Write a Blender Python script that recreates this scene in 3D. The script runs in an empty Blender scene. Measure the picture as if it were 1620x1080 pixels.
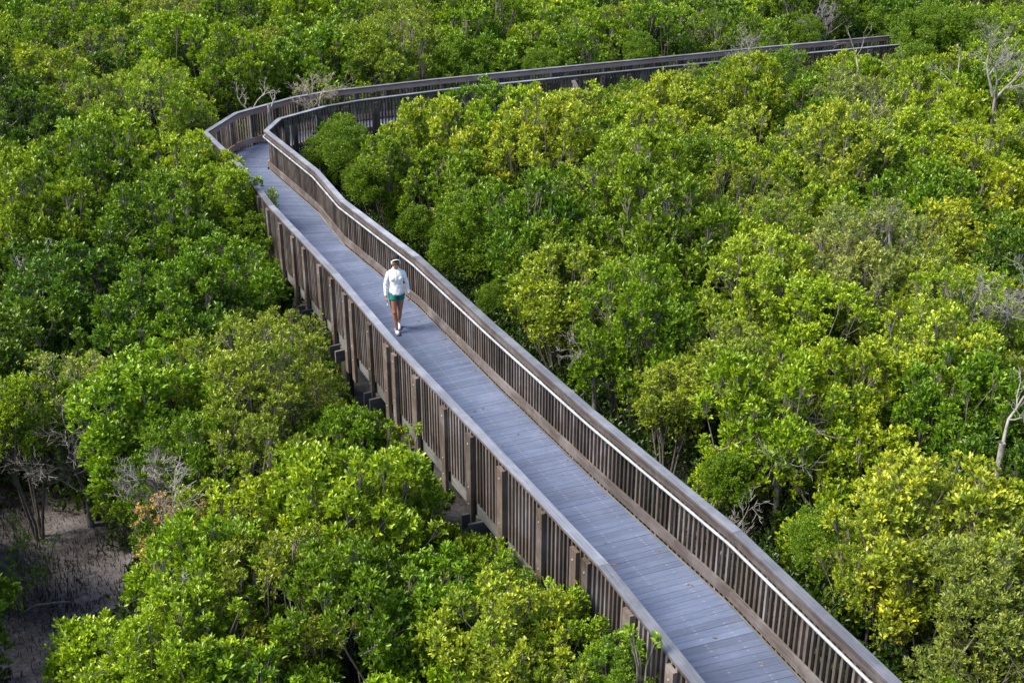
import bpy, math, random
import numpy as np
from mathutils import Vector, Matrix
rnd = random.Random(11)
RG = np.random.default_rng(5)
R = math.radians
sc = bpy.context.scene
COL = sc.collection

# ------------------------------------------------------------------ camera
CAM_H = 9.4
F_PX = 1900.0
PITCH = math.atan(855 / F_PX)
cam = bpy.data.cameras.new('camera')
cam.sensor_width = 36
cam.lens = F_PX / 1620 * 36
cam.clip_end = 2000
co = bpy.data.objects.new('camera', cam)
COL.objects.link(co)
co.location = (0, 0, CAM_H)
co.rotation_euler = (math.pi / 2 - PITCH, 0, 0)
sc.camera = co
CP, SP = math.cos(PITCH), math.sin(PITCH)

def at(px, py, z=0.0):
    x = (px - 810) / F_PX; y = -(py - 540) / F_PX
    d = Vector((x, CP + y * SP, -SP + y * CP))
    t = (z - CAM_H) / d.z
    return Vector((d.x * t, d.y * t, z))

def proj(P):
    P = np.asarray(P, float)
    d = P - np.array([0, 0, CAM_H])
    zc = d[..., 1] * CP - d[..., 2] * SP
    yc = d[..., 1] * SP + d[..., 2] * CP
    zc = np.maximum(zc, 0.1)
    return np.stack([810 + F_PX * d[..., 0] / zc, 540 - F_PX * yc / zc], -1)

# ------------------------------------------------------------------ materials
def new_mat(name):
    m = bpy.data.materials.new(name)
    m.use_nodes = True
    nt = m.node_tree
    return m, nt, nt.nodes['Principled BSDF']

def ramp(nt, stops, interp='LINEAR'):
    n = nt.nodes.new('ShaderNodeValToRGB')
    n.color_ramp.interpolation = interp
    e = n.color_ramp.elements
    while len(e) < len(stops):
        e.new(0.5)
    for el, (p, c) in zip(e, stops):
        el.position = p
        el.color = (*c, 1)
    return n

def attr(nt, name, typ='GEOMETRY'):
    n = nt.nodes.new('ShaderNodeAttribute')
    n.attribute_type = typ
    n.attribute_name = name
    return n

def math_node(nt, op, a, b=None, c=None):
    n = nt.nodes.new('ShaderNodeMath')
    n.operation = op
    for i, v in enumerate((a, b, c)):
        if v is None: continue
        if isinstance(v, (int, float)): n.inputs[i].default_value = v
        else: nt.links.new(v, n.inputs[i])
    return n.outputs[0]

def mixc(nt, fac, a, b, mode='MIX'):
    n = nt.nodes.new('ShaderNodeMix')
    n.data_type = 'RGBA'; n.blend_type = mode
    for s, v in ((0, fac), (6, a), (7, b)):
        if isinstance(v, (int, float)): n.inputs[s].default_value = v
        elif isinstance(v, tuple): n.inputs[s].default_value = (*v, 1)
        else: nt.links.new(v, n.inputs[s])
    return n.outputs[2]

def noise(nt, vec, scale, detail=4, rough=0.6):
    n = nt.nodes.new('ShaderNodeTexNoise')
    n.inputs['Scale'].default_value = scale
    n.inputs['Detail'].default_value = detail
    n.inputs['Roughness'].default_value = rough
    if vec is not None: nt.links.new(vec, n.inputs['Vector'])
    return n.outputs['Fac']

def mapping(nt, vec, scale):
    n = nt.nodes.new('ShaderNodeMapping')
    n.inputs['Scale'].default_value = scale
    nt.links.new(vec, n.inputs['Vector'])
    return n.outputs[0]

def wood(name, dark, mid, light, patch, patch_amt=0.45, rough=0.75, screws=False, tonevar=0.5, uvgrain=(1.2, 45, 1), rc=None):
    m, nt, b = new_mat(name)
    uv = nt.nodes.new('ShaderNodeUVMap').outputs[0]
    grain = noise(nt, mapping(nt, uv, uvgrain), 1.0, 6, 0.65)
    fine = noise(nt, mapping(nt, uv, (uvgrain[0] * 5, uvgrain[1] * 4, 1)), 1.0, 3, 0.6)
    tone = attr(nt, 'tone').outputs['Fac']
    g = math_node(nt, 'ADD', math_node(nt, 'MULTIPLY', grain, 0.7), math_node(nt, 'MULTIPLY', fine, 0.3))
    r = ramp(nt, [(0.32, dark), (0.5, mid), (0.68, light)])
    nt.links.new(g, r.inputs[0])
    tc = nt.nodes.new('ShaderNodeTexCoord').outputs['Object']
    big = noise(nt, tc, 1.7, 5, 0.65)
    bigf = math_node(nt, 'MULTIPLY', math_node(nt, 'SMOOTH_MIN', math_node(nt, 'MAXIMUM', math_node(nt, 'MULTIPLY_ADD', big, 5.0, -2.3), 0.0), 1.0, 0.1), patch_amt)
    c = mixc(nt, bigf, r.outputs[0], patch)
    k = math_node(nt, 'MULTIPLY_ADD', tone, 2 * tonevar, 1 - tonevar)
    kk = nt.nodes.new('ShaderNodeCombineColor')
    for i in range(3): nt.links.new(k, kk.inputs[i])
    c = mixc(nt, 1.0, c, kk.outputs[0], 'MULTIPLY')
    if screws:
        sep = nt.nodes.new('ShaderNodeSeparateXYZ'); nt.links.new(uv, sep.inputs[0])
        # worn pale rings around the screw rows
        s = math_node(nt, 'FRACT', math_node(nt, 'MULTIPLY', sep.outputs[0], 1 / 0.43))
        s = math_node(nt, 'ABSOLUTE', math_node(nt, 'SUBTRACT', s, 0.5))
        line = math_node(nt, 'LESS_THAN', s, 0.045)
        t = math_node(nt, 'ABSOLUTE', math_node(nt, 'SUBTRACT', math_node(nt, 'FRACT', math_node(nt, 'MULTIPLY', sep.outputs[1], 1 / 0.066)), 0.5))
        dot = math_node(nt, 'MULTIPLY', line, math_node(nt, 'LESS_THAN', t, 0.2))
        blot = noise(nt, mapping(nt, uv, (3, 9, 1)), 3.0, 2, 0.5)
        dot = math_node(nt, 'MULTIPLY', dot, math_node(nt, 'GREATER_THAN', blot, 0.5))
        c = mixc(nt, math_node(nt, 'MULTIPLY', dot, 0.17), c, (0.46, 0.48, 0.55))
    nt.links.new(c, b.inputs['Base Color'])
    b.inputs['Roughness'].default_value = rough
    b.inputs['Specular IOR Level'].default_value = 0.3
    bp = nt.nodes.new('ShaderNodeBump')
    bp.inputs['Strength'].default_value = 0.35
    bp.inputs['Distance'].default_value = 0.004
    nt.links.new(g, bp.inputs['Height'])
    nt.links.new(bp.outputs[0], b.inputs['Normal'])
    return m

M_TOP = wood('weathered_grey_wood', (.085, .093, .128), (.135, .15, .202), (.195, .216, .28), (.28, .30, .37), .5)
M_BROWN = wood('dark_brown_wood', (.030, .023, .020), (.090, .071, .063), (.19, .16, .152), (.22, .205, .22), .45, tonevar=.6)
M_POST = wood('brown_post_wood', (.028, .021, .018), (.074, .055, .047), (.155, .125, .115), (.22, .21, .225), .5, tonevar=.5)
M_TOE = wood('toe_board_wood', (.03, .024, .025), (.082, .068, .068), (.17, .152, .16), (.21, .20, .22), .5, tonevar=.35)
M_STR = wood('grey_beam_wood', (.08, .085, .09), (.15, .162, .175), (.24, .26, .29), (.12, .10, .09), .5, tonevar=.3)
M_BEAM = wood('dark_beam_wood', (.04, .04, .042), (.09, .09, .097), (.16, .165, .18), (.07, .06, .055), .5, tonevar=.4)
M_DECK = wood('grey_deck_wood', (.068, .090, .162), (.092, .118, .203), (.120, .150, .250), (.142, .173, .28), .45, screws=True, tonevar=.22, uvgrain=(2.2, 40, 1), rough=.6)
M_FAR = wood('sun_tinted_brown_wood', (.16, .10, .085), (.34, .225, .19), (.50, .38, .345), (.42, .36, .37), .5, tonevar=.3)  # paler, pinker copy of the toe-board wood; warm sunlight put into its colour

m, nt, b = new_mat('brushed_metal')
r = ramp(nt, [(.35, (.42, .43, .45)), (.6, (.74, .75, .79))]); nt.links.new(noise(nt, nt.nodes.new('ShaderNodeTexCoord').outputs['Object'], 3.5, 5, .7), r.inputs[0])
nt.links.new(r.outputs[0], b.inputs['Base Color']); b.inputs['Metallic'].default_value = .6; b.inputs['Roughness'].default_value = .36
M_METAL = m
m, nt, b = new_mat('pile_wood')
tc = nt.nodes.new('ShaderNodeTexCoord').outputs['Object']
r = ramp(nt, [(.3, (.035, .035, .03)), (.7, (.12, .12, .11))]); nt.links.new(noise(nt, mapping(nt, tc, (8, 8, 1.2)), 1.5, 5), r.inputs[0])
nt.links.new(r.outputs[0], b.inputs['Base Color']); b.inputs['Roughness'].default_value = .85
M_PILE = m

def bark(name, c0, c1):
    m, nt, b = new_mat(name)
    tc = nt.nodes.new('ShaderNodeTexCoord').outputs['Object']
    r = ramp(nt, [(.3, c0), (.7, c1)]); nt.links.new(noise(nt, mapping(nt, tc, (14, 14, 5)), 1.6, 4), r.inputs[0])
    nt.links.new(r.outputs[0], b.inputs['Base Color']); b.inputs['Roughness'].default_value = .85
    return m
M_BARK = bark('grey_brown_bark', (.06, .05, .045), (.27, .245, .235))
M_DEAD = bark('bleached_dead_wood', (.12, .11, .105), (.40, .385, .395))
M_DEADT = bark('tan_dead_wood', (.20, .17, .14), (.46, .41, .37))

def leafmat(name, sh=1.0):
    m, nt, b = new_mat(name)
    info = nt.nodes.new('ShaderNodeObjectInfo')
    rn = attr(nt, 'rnd').outputs['Fac']
    tn = attr(nt, 'tone').outputs['Fac']
    base = info.outputs['Color']
    r = ramp(nt, [(0.0, (.38, .5, .7)), (.45, (.9, .93, .9)), (.75, (1.4, 1.28, 1.0)), (.93, (1.45, 1.4, 1.2)), (1.0, (1.9, 1.5, 1.6))])
    nt.links.new(rn, r.inputs[0])
    c = mixc(nt, 1.0, base, r.outputs[0], 'MULTIPLY')
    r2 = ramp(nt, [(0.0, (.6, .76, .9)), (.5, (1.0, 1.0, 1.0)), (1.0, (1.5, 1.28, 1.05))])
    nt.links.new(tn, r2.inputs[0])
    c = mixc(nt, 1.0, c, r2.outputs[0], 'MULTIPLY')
    nt.links.new(c, b.inputs['Base Color'])
    b.inputs['Roughness'].default_value = .36
    b.inputs['Specular IOR Level'].default_value = .5
    tr = nt.nodes.new('ShaderNodeBsdfTranslucent')
    c2 = mixc(nt, 1.0, c, (1.6, 1.45, .6), 'MULTIPLY')
    nt.links.new(c2, tr.inputs['Color'])
    mx = nt.nodes.new('ShaderNodeMixShader'); mx.inputs[0].default_value = .25
    nt.links.new(b.outputs[0], mx.inputs[1]); nt.links.new(tr.outputs[0], mx.inputs[2])
    nt.links.new(mx.outputs[0], nt.nodes['Material Output'].inputs['Surface'])
    return m
M_LEAF = leafmat('mangrove_leaf')

def mud():
    m, nt, b = new_mat('grey_mud')
    tc = nt.nodes.new('ShaderNodeTexCoord').outputs['Object']
    n1 = noise(nt, tc, .9, 8, .7); n2 = noise(nt, tc, 14, 5, .7)
    g = math_node(nt, 'ADD', math_node(nt, 'MULTIPLY', n1, .6), math_node(nt, 'MULTIPLY', n2, .4))
    r = ramp(nt, [(.40, (.045, .038, .043)), (.5, (.135, .122, .137)), (.60, (.27, .25, .275))])
    nt.links.new(g, r.inputs[0]); nt.links.new(r.outputs[0], b.inputs['Base Color'])
    b.inputs['Roughness'].default_value = .75
    bp = nt.nodes.new('ShaderNodeBump'); bp.inputs['Strength'].default_value = .7; bp.inputs['Distance'].default_value = .03
    nt.links.new(n2, bp.inputs['Height']); nt.links.new(bp.outputs[0], b.inputs['Normal'])
    return m
M_MUD = mud()

def plain(name, c, rough=.6, metal=0, var=0.12, sss=0):
    m, nt, b = new_mat(name)
    tc = nt.nodes.new('ShaderNodeTexCoord').outputs['Object']
    r = ramp(nt, [(.3, tuple(x * (1 - var) for x in c)), (.7, tuple(min(1, x * (1 + var)) for x in c))])
    nt.links.new(noise(nt, tc, 22, 3), r.inputs[0]); nt.links.new(r.outputs[0], b.inputs['Base Color'])
    b.inputs['Roughness'].default_value = rough; b.inputs['Metallic'].default_value = metal
    return m
M_SKIN = plain('brown_skin', (.37, .17, .10), .45)
M_WHITE = plain('white_jacket_cloth', (.80, .80, .83), .8, var=.03)
M_TEAL = plain('teal_shorts_cloth', (.0, .17, .15), .8, var=.1)
M_HAIR = plain('black_hair', (.01, .008, .01), .9)
M_SHOE = plain('white_shoe', (.72, .76, .84), .55, var=.05)
M_SOLE = plain('shoe_sole', (.45, .47, .5), .7)
M_PHONE = plain('pale_blue_phone', (.35, .6, .75), .25)
M_DARKG = plain('dark_sunglasses', (.02, .008, .015), .2)
M_LINE = plain('jacket_zip', (.45, .46, .5), .5)
M_PNEU = plain('pneumatophore_brown', (.05, .038, .036), .85, var=.3)

# ------------------------------------------------------------------ mesh helpers
def tag(o, label=None, cat=None, group=None, kind=None):
    if label: o['label'] = label
    if cat: o['category'] = cat
    if group: o['group'] = group
    if kind: o['kind'] = kind
    return o

def link(name, me, parent=None):
    o = bpy.data.objects.new(name, me)
    COL.objects.link(o)
    if parent is not None: o.parent = parent
    return o

def empty(name, loc=(0, 0, 0), rz=0):
    o = bpy.data.objects.new(name, None)
    COL.objects.link(o)
    o.location = loc; o.rotation_euler = (0, 0, rz)
    o.empty_display_size = .1
    return o

class MB:
    """collects faces with uv and a tone value; builds one mesh"""
    def __init__(s): s.v = []; s.f = []; s.uv = []; s.t = []; s.mi = []
    def face(s, idx, uv, t=.5, mi=0): s.f.append(idx); s.uv.append(uv); s.t.append(t); s.mi.append(mi)
    def prism(s, b4, t4, t=.5, u0=0.0, mtop=0, mside=0, cap=True):
        """b4: 4 bottom points (start-out, start-in, end-in, end-out); t4 the same at the top"""
        n = len(s.v); s.v += [tuple(p) for p in b4] + [tuple(p) for p in t4]
        L = (Vector(t4[3]) - Vector(t4[0])).length; W = (Vector(t4[1]) - Vector(t4[0])).length; H = (Vector(t4[0]) - Vector(b4[0])).length
        o = rnd.uniform(0, 50); u0 = rnd.uniform(0, 50)
        # top
        s.face((n + 4, n + 5, n + 6, n + 7), ((u0, o), (u0, o + W), (u0 + L, o + W), (u0 + L, o)), t, mtop)
        s.face((n + 3, n + 2, n + 1, n), ((u0, o), (u0, o + W), (u0 + L, o + W), (u0 + L, o)), t, mside)
        s.face((n, n + 4, n + 7, n + 3), ((u0, o), (u0, o + H), (u0 + L, o + H), (u0 + L, o)), t, mside)
        s.face((n + 1, n + 2, n + 6, n + 5), ((u0, o), (u0 + L, o), (u0 + L, o + H), (u0, o + H)), t, mside)
        s.face((n, n + 1, n + 5, n + 4), ((u0, o), (u0, o + W), (u0 + H, o + W), (u0 + H, o)), t, mside)
        s.face((n + 3, n + 7, n + 6, n + 2), ((u0, o), (u0 + H, o), (u0 + H, o + W), (u0, o + W)), t, mside)
    def upright(s, c, ax, w, d, z0, z1, t=.5, mtop=0, mside=0):
        """vertical member centred at c (xy), w along ax, d across; grain runs vertically"""
        ax = Vector((ax[0], ax[1])).normalized(); pr = Vector((-ax.y, ax.x))
        c = Vector((c[0], c[1]))
        q = [c - ax * w / 2 - pr * d / 2, c + ax * w / 2 - pr * d / 2, c + ax * w / 2 + pr * d / 2, c - ax * w / 2 + pr * d / 2]
        n = len(s.v)
        s.v += [(p.x, p.y, z0) for p in q] + [(p.x, p.y, z1) for p in q]
        o = rnd.uniform(0, 50); u = rnd.uniform(0, 50); H = z1 - z0
        for i in range(4):
            j = (i + 1) % 4; W = w if i % 2 == 0 else d
            s.face((n + i, n + j, n + 4 + j, n + 4 + i), ((u, o), (u, o + W), (u + H, o + W), (u + H, o)), t, mside)
            o += W
        s.face((n + 4, n + 5, n + 6, n + 7), ((u, o), (u, o + w), (u + d, o + w), (u + d, o)), t, mtop)
        s.face((n + 3, n + 2, n + 1, n), ((u, o), (u, o + w), (u + d, o + w), (u + d, o)), t, mside)
    def tube(s, pts, rad, seg=8, t=.5, mi=0, closed_ends=True):
        pts = [Vector(p) for p in pts]
        rings = []
        up = None
        for i, p in enumerate(pts):
            a = pts[max(i - 1, 0)]; c = pts[min(i + 1, len(pts) - 1)]
            d = (c - a).normalized()
            if up is None: up = Vector((0, 0, 1)) if abs(d.z) < .9 else Vector((1, 0, 0))
            x = d.cross(up).normalized(); y = x.cross(d).normalized(); up = y
            r = rad[i] if hasattr(rad, '__len__') else rad
            n = len(s.v); rings.append(n)
            for k in range(seg):
                an = 2 * math.pi * k / seg
                s.v.append(tuple(p + (x * math.cos(an) + y * math.sin(an)) * r))
        u = rnd.uniform(0, 50)
        for a, c2, p, q in zip(rings, rings[1:], pts, pts[1:]):
            L = (q - p).length
            for k in range(seg):
                k2 = (k + 1) % seg
                s.face((a + k, a + k2, c2 + k2, c2 + k), ((u, k * .05), (u, k * .05 + .05), (u + L, k * .05 + .05), (u + L, k * .05)), t, mi)
            u += L
        if closed_ends:
            s.face(tuple(rings[0] + k for k in reversed(range(seg))), tuple((0, 0) for _ in range(seg)), t, mi)
            s.face(tuple(rings[-1] + k for k in range(seg)), tuple((0, 0) for _ in range(seg)), t, mi)
    def mesh(s, name, mats, smooth=False):
        me = bpy.data.meshes.new(name)
        me.from_pydata(s.v, [], s.f)
        uvl = me.uv_layers.new(name='UVMap')
        uvl.data.foreach_set('uv', np.array([c for f in s.uv for q in f for c in q], 'f'))
        a = me.attributes.new('tone', 'FLOAT', 'FACE'); a.data.foreach_set('value', np.array(s.t, 'f'))
        for m in (mats if isinstance(mats, (list, tuple)) else [mats]): me.materials.append(m)
        me.polygons.foreach_set('material_index', np.array(s.mi, 'i'))
        if smooth: me.polygons.foreach_set('use_smooth', np.ones(len(s.f), bool))
        me.update()
        return me
    def build(s, name, mats, parent=None, smooth=False):
        return link(name, s.mesh(name, mats, smooth), parent)

# ------------------------------------------------------------------ ground
GZ = -2.5
NX = 90
xs = np.linspace(-60, 70, NX); ys = np.linspace(-12, 120, NX)
gm = MB()
for y in ys:
    for x in xs:
        gm.v.append((x, y, GZ + .06 * math.sin(x * 1.3) * math.cos(y * .9) + .03 * math.sin(x * 3.1 + y * 2.3)))
for j in range(NX - 1):
    for i in range(NX - 1):
        a = j * NX + i
        gm.face((a, a + 1, a + NX + 1, a + NX), ((0, 0),) * 4)
big = 1500
# skirt out to the horizon
n0 = len(gm.v)
cor = [0, NX - 1, NX * NX - 1, NX * (NX - 1)]
gm.v += [(-big, -big, GZ), (big, -big, GZ), (big, big, GZ), (-big, big, GZ)]
edges = [[i for i in range(NX)], [NX - 1 + NX * j for j in range(NX)], [NX * NX - 1 - i for i in range(NX)], [NX * (NX - 1) - NX * j for j in range(NX)]]
for e, (o1, o2) in zip(edges, ((0, 1), (1, 2), (2, 3), (3, 0))):
    half = NX // 2
    for k in range(NX - 1):
        if k < half: gm.face((n0 + o1, e[k + 1], e[k]), ((0, 0),) * 3)
        else: gm.face((n0 + o2, e[k + 1], e[k]), ((0, 0),) * 3)
    gm.face((n0 + o1, n0 + o2, e[half]), ((0, 0),) * 3)
ground = gm.build('ground', M_MUD, smooth=True)
tag(ground, kind='structure')

# ------------------------------------------------------------------ boardwalk
# outer (far / camera side) and inner railing lines in plan: outer edge of each cap board
LEFT = [(3.35, 6.2), (2.63, 7.95), (1.03, 11.98), (-.51, 15.22), (-2.02, 18.36), (-3.49, 21.7), (-5.5, 25.95), (-6.75, 28.95),
        (-8.54, 32.57), (-8.15, 34.85), (-6.80, 36.9), (-5.85, 37.75), (-2.44, 39.62), (.93, 41.22), (4.54, 42.9), (9.18, 45.12), (15.5, 47.93)]
RIGHT = [(5.45, 6.4), (4.75, 8.2), (2.88, 12.75), (1.26, 15.97), (-.26, 19.2), (-1.85, 22.72), (-3.83, 26.45), (-4.78, 28.85),
         (-6.74, 32.75), (-6.62, 34.1), (-5.54, 35.62), (-4.6, 36.4), (-1.8, 38.05), (1.6, 39.68), (5.2, 41.4), (9.9, 43.55), (14.6, 45.62)]

class Line:
    """polyline with an inward side; s = distance inward of the cap's outer edge"""
    def __init__(s, pts, inward):   # inward = +1: to the right of travel
        s.p = [Vector(p) for p in pts]; s.sgn = inward
        s.d = [(b - a).normalized() for a, b in zip(s.p, s.p[1:])]
        s.len = [(b - a).length for a, b in zip(s.p, s.p[1:])]
        s.n = [Vector((d.y, -d.x)) * inward for d in s.d]
        s.m = []
        for i in range(len(s.p)):
            a = s.n[max(i - 1, 0)]; c = s.n[min(i, len(s.n) - 1)]
            h = (a + c).normalized(); s.m.append(h / max(.4, h.dot(c)))
    def vert(s, i, off): return s.p[i] + s.m[i] * off
    def pt(s, i, f, off):           # fraction f on segment i
        return s.vert(i, off).lerp(s.vert(i + 1, off), f)
LL = Line(LEFT, 1); RL = Line(RIGHT, -1)

def board(mb, ln, i, f0, f1, s0, s1, z0, z1, t, mtop=0, mside=0, gap=.0015):
    L = ln.len[i]; g = gap / L
    a, b = f0 + g, f1 - g
    P = [ln.pt(i, a, s0), ln.pt(i, a, s1), ln.pt(i, b, s1), ln.pt(i, b, s0)]
    if ln.sgn < 0: P = [P[1], P[0], P[3], P[2]]
    mb.prism([(p.x, p.y, z0) for p in P], [(p.x, p.y, z1) for p in P], t, 0, mtop, mside)

def run(mb, ln, s0, s1, z0, z1, blen=3.66, jz=.0, segs=None, mtop=0, mside=0, tv=(.15, .85)):
    for i in range(len(ln.d)):
        if segs and i not in segs: continue
        n = max(1, round(ln.len[i] / blen))
        for k in range(n):
            j = rnd.uniform(-jz, jz)
            board(mb, ln, i, k / n, (k + 1) / n, s0, s1, z0 + j, z1 + j, rnd.uniform(*tv), mtop, mside)

walk = empty('boardwalk', (-1.5, 22, 0))
tag(walk, 'raised grey timber boardwalk with brown slatted railings curving through the mangroves', 'boardwalk')
bpy.context.view_layer.update()
INV = Matrix.Translation((1.5, -22, 0))
def wpart(mb, name, mats, parent=None, smooth=False):
    me = mb.mesh(name, mats, smooth)
    o = link(name, me, parent if parent is not None else walk)
    if parent is None: o.location = (1.5, -22, 0)
    return o

# deck planks: each runs straight across between the two railings
dk = MB()
off = .128
cnt = 0
for i in range(len(LEFT) - 1):
    a0, a1 = LL.vert(i, off), LL.vert(i + 1, off)
    b0, b1 = RL.vert(i, off), RL.vert(i + 1, off)
    Lm = ((a1 - a0).length + (b1 - b0).length) / 2
    n = max(1, round(Lm / .118))
    batch = rnd.uniform(.3, .7)
    for k in range(n):
        if rnd.random() < .035: batch = rnd.uniform(.2, .8)
        f0, f1 = k / n, (k + 1) / n
        ga = .004 / max((a1 - a0).length, .1); gb = .004 / max((b1 - b0).length, .1)
        A0, A1 = a0.lerp(a1, f0 + ga / 2), a0.lerp(a1, f1 - ga / 2)
        B0, B1 = b0.lerp(b1, f0 + gb / 2), b0.lerp(b1, f1 - gb / 2)
        z = rnd.uniform(-.0015, .0015)
        t = min(1, max(0, batch + rnd.uniform(-.28, .28)))
        # uv: u along the plank
        nn = len(dk.v)
        dk.v += [(p.x, p.y, z - .04) for p in (A0, B0, B1, A1)] + [(p.x, p.y, z) for p in (A0, B0, B1, A1)]
        L = (B0 - A0).length; w = .115; o = (cnt % 400) * .132; cnt += 1
        dk.face((nn + 4, nn + 5, nn + 6, nn + 7), ((0, o), (L, o), (L, o + .132), (0, o + .132)), t)
        dk.face((nn + 3, nn + 2, nn + 1, nn), ((0, o), (L, o), (L, o + w), (0, o + w)), t)
        for x, y in ((0, 1), (1, 2), (2, 3), (3, 0)):
            dk.face((nn + x, nn + y, nn + 4 + y, nn + 4 + x), ((0, o), (L, o), (L, o + .04), (0, o + .04)), t)
wpart(dk, 'deck', M_DECK)

# understructure
def inplan(i, f, s):  # point across from left line to right line
    return LL.pt(i, f, 0).lerp(RL.pt(i, f, 0), s)
st = MB(); st2 = MB()
run(st, LL, .055, .10, -.36, -.044, 4.8, .004)
run(st2, RL, .055, .10, -.36, -.044, 4.8, .004)
wpart(st, 'stringer', M_STR); wpart(st2, 'stringer', M_STR)
st3 = MB()
for i in range(len(LL.d)):
    for s in (.35, .65):
        a, c = inplan(i, .002, s), inplan(i, .998, s); d = (c - a).normalized(); q = Vector((d.y, -d.x)) * .04
        P = [a - q, a + q, c + q, c - q]
        st3.prism([(p.x, p.y, -.33) for p in P], [(p.x, p.y, -.045) for p in P], .4)
wpart(st3, 'joist', M_STR)
tot = 0; nxt = .9
for i in range(len(LL.d)):
    while nxt < tot + LL.len[i]:
        f = (nxt - tot) / LL.len[i]
        a, c = inplan(i, f, 0), inplan(i, f, 1); d = (c - a).normalized(); q = Vector((d.y, -d.x))
        a2, c2 = a - d * .17, c + d * .17
        mb = MB()
        for sgn in (-1, 1):
            e = q * (sgn * .14); h = q * .022
            P = [a2 + e - h, a2 + e + h, c2 + e + h, c2 + e - h]
            mb.prism([(p.x, p.y, -.60) for p in P], [(p.x, p.y, -.362) for p in P], rnd.uniform(.2, .8))
        wpart(mb, 'cross_beam', M_BEAM)
        for s, pz in ((a + d * .12, 0), (c - d * .12, 0)):
            mb = MB(); mb.tube([(s.x, s.y, GZ - .3), (s.x, s.y, -.366)], [.125, .11], 14, mi=0)
            wpart(mb, 'pile', M_PILE, smooth=False)
        nxt += 2.25
    tot += LL.len[i]

# railings
def near_dist(p): return math.hypot(p.x, p.y)
BAL = []   # candidate balusters (distance, railing index, mesh args)
POSTS_L = [(481, 392), (512, 418), (530, 438), (550, 463), (563, 476), (590, 510), (613, 543), (624, 558), (657, 594), (702, 642), (743, 686), (793, 740), (857, 808), (912, 866), (932, 886)]
PL_W = [at(x, y, .98) for x, y in POSTS_L]
for ri, ln in enumerate((LL, RL)):
    rail = empty('railing'); rail.parent = walk; rail.location = (1.5, -22, 0)
    cap = MB(); run(cap, ln, 0, .142, 1.032, 1.07, 3.66, .002, mtop=0, mside=1)
    o = link('cap_board', cap.mesh('cap_board', [M_TOP, M_TOE]), rail)
    for nm, z0, z1, mat in (('top_board', .885, 1.031, M_TOE), ('toe_board', .038, .205, M_TOE)):
        # boards beyond the bend: warm sunlight painted in as paler, pinker wood
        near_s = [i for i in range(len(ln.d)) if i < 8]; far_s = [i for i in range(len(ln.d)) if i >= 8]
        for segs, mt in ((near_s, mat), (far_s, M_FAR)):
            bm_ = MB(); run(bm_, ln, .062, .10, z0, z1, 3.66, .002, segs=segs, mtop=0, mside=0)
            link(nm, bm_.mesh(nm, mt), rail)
    # metal handrail on brackets
    hr = MB()
    pts = []
    for i in range(len(ln.p) if ri else 9):
        if 0 < i < (99 if ri else 8) and i < len(ln.p) - 1:
            for f in ((i - 1, 1 - .05 / ln.len[i - 1]), (i, .05 / ln.len[i])):
                q = ln.pt(f[0], f[1], .165); pts.append((q.x, q.y, .9))
        else:
            q = ln.vert(i, .165); pts.append((q.x, q.y, .9))
    hr.tube(pts, .021, 10)
    for i in range(len(ln.d) if ri else 8):
        n = max(1, round(ln.len[i] / 1.2))
        for k in range(n):
            q = ln.pt(i, (k + .5) / n, .101); w = ln.pt(i, (k + .5) / n, .165)
            hr.tube([(q.x, q.y, .86), (w.x, w.y, .862), (w.x, w.y, .885)], .008, 6)
    for i in range(0, len(ln.d) if ri else 8, 1):
        q = ln.pt(i, .42, .165); w = ln.pt(i, .42 + .09 / ln.len[i], .165); hr.tube([(q.x, q.y, .9), (w.x, w.y, .9)], .0245, 10, .2)
    link('handrail', hr.mesh('handrail', M_METAL, True), rail)
    # posts
    spots = []
    tot = 0
    starts = []
    for L in ln.len: starts.append(tot); tot += L
    if ri == 0:
        y_lo = PL_W[-1].y; y_hi = PL_W[0].y
        for p in PL_W:
            bi, bf, bd = 0, 0, 9e9
            for i in range(len(ln.d)):
                f = max(0, min(1, (p.xy - ln.p[i]).dot(ln.d[i]) / ln.len[i])); dd = (p.xy - ln.p[i].lerp(ln.p[i + 1], f)).length
                if dd < bd: bi, bf, bd = i, f, dd
            spots.append((bi, bf))
    s = .3
    while s < tot:
        i = max(k for k in range(len(starts)) if starts[k] <= s); f = (s - starts[i]) / ln.len[i]
        p = ln.pt(i, f, 0)
        if not (ri == 0 and PL_W[-1].y - .6 < p.y < PL_W[0].y + .6): spots.append((i, f))
        s += 1.02
    # doubled posts at some joints
    for i in (5, 7, 9, 12):
        if ri == 1: spots += [(i, .12 / ln.len[i])]
    for i, f in spots:
        mb = MB(); c = ln.pt(i, f, -.011); w = rnd.uniform(.15, .185)
        zt = rnd.uniform(.955, .99)
        mb.upright(c, ln.d[i], w, .055, -.66 + rnd.uniform(-.02, .02), zt, rnd.uniform(.1, .95), mtop=0, mside=0)
        # carriage bolts and washers on the outer face
        q = ln.pt(i, f, -.038); qo = ln.pt(i, f, -.048)
        for z in (.82, .09, -.2):
            n0_ = len(mb.f); mb.tube([(q.x, q.y, z), (qo.x, qo.y, z)], .014, 6, mi=2)
        link('post', mb.mesh('post', [M_POST, M_TOP, M_METAL]), rail)
    # balusters
    for i in range(len(ln.d)):
        n = max(1, round(ln.len[i] / .108))
        for k in range(n):
            c = ln.pt(i, (k + .5) / n, .040)
            BAL.append((near_dist(c) if proj((c.x, c.y, .5))[1] < 1080 else 999, ri, rail, c, ln.d[i], rnd.uniform(0, 1), i))
BAL.sort(key=lambda q: q[0])
rest = {0: MB(), 1: MB()}
rails = {}
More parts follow.
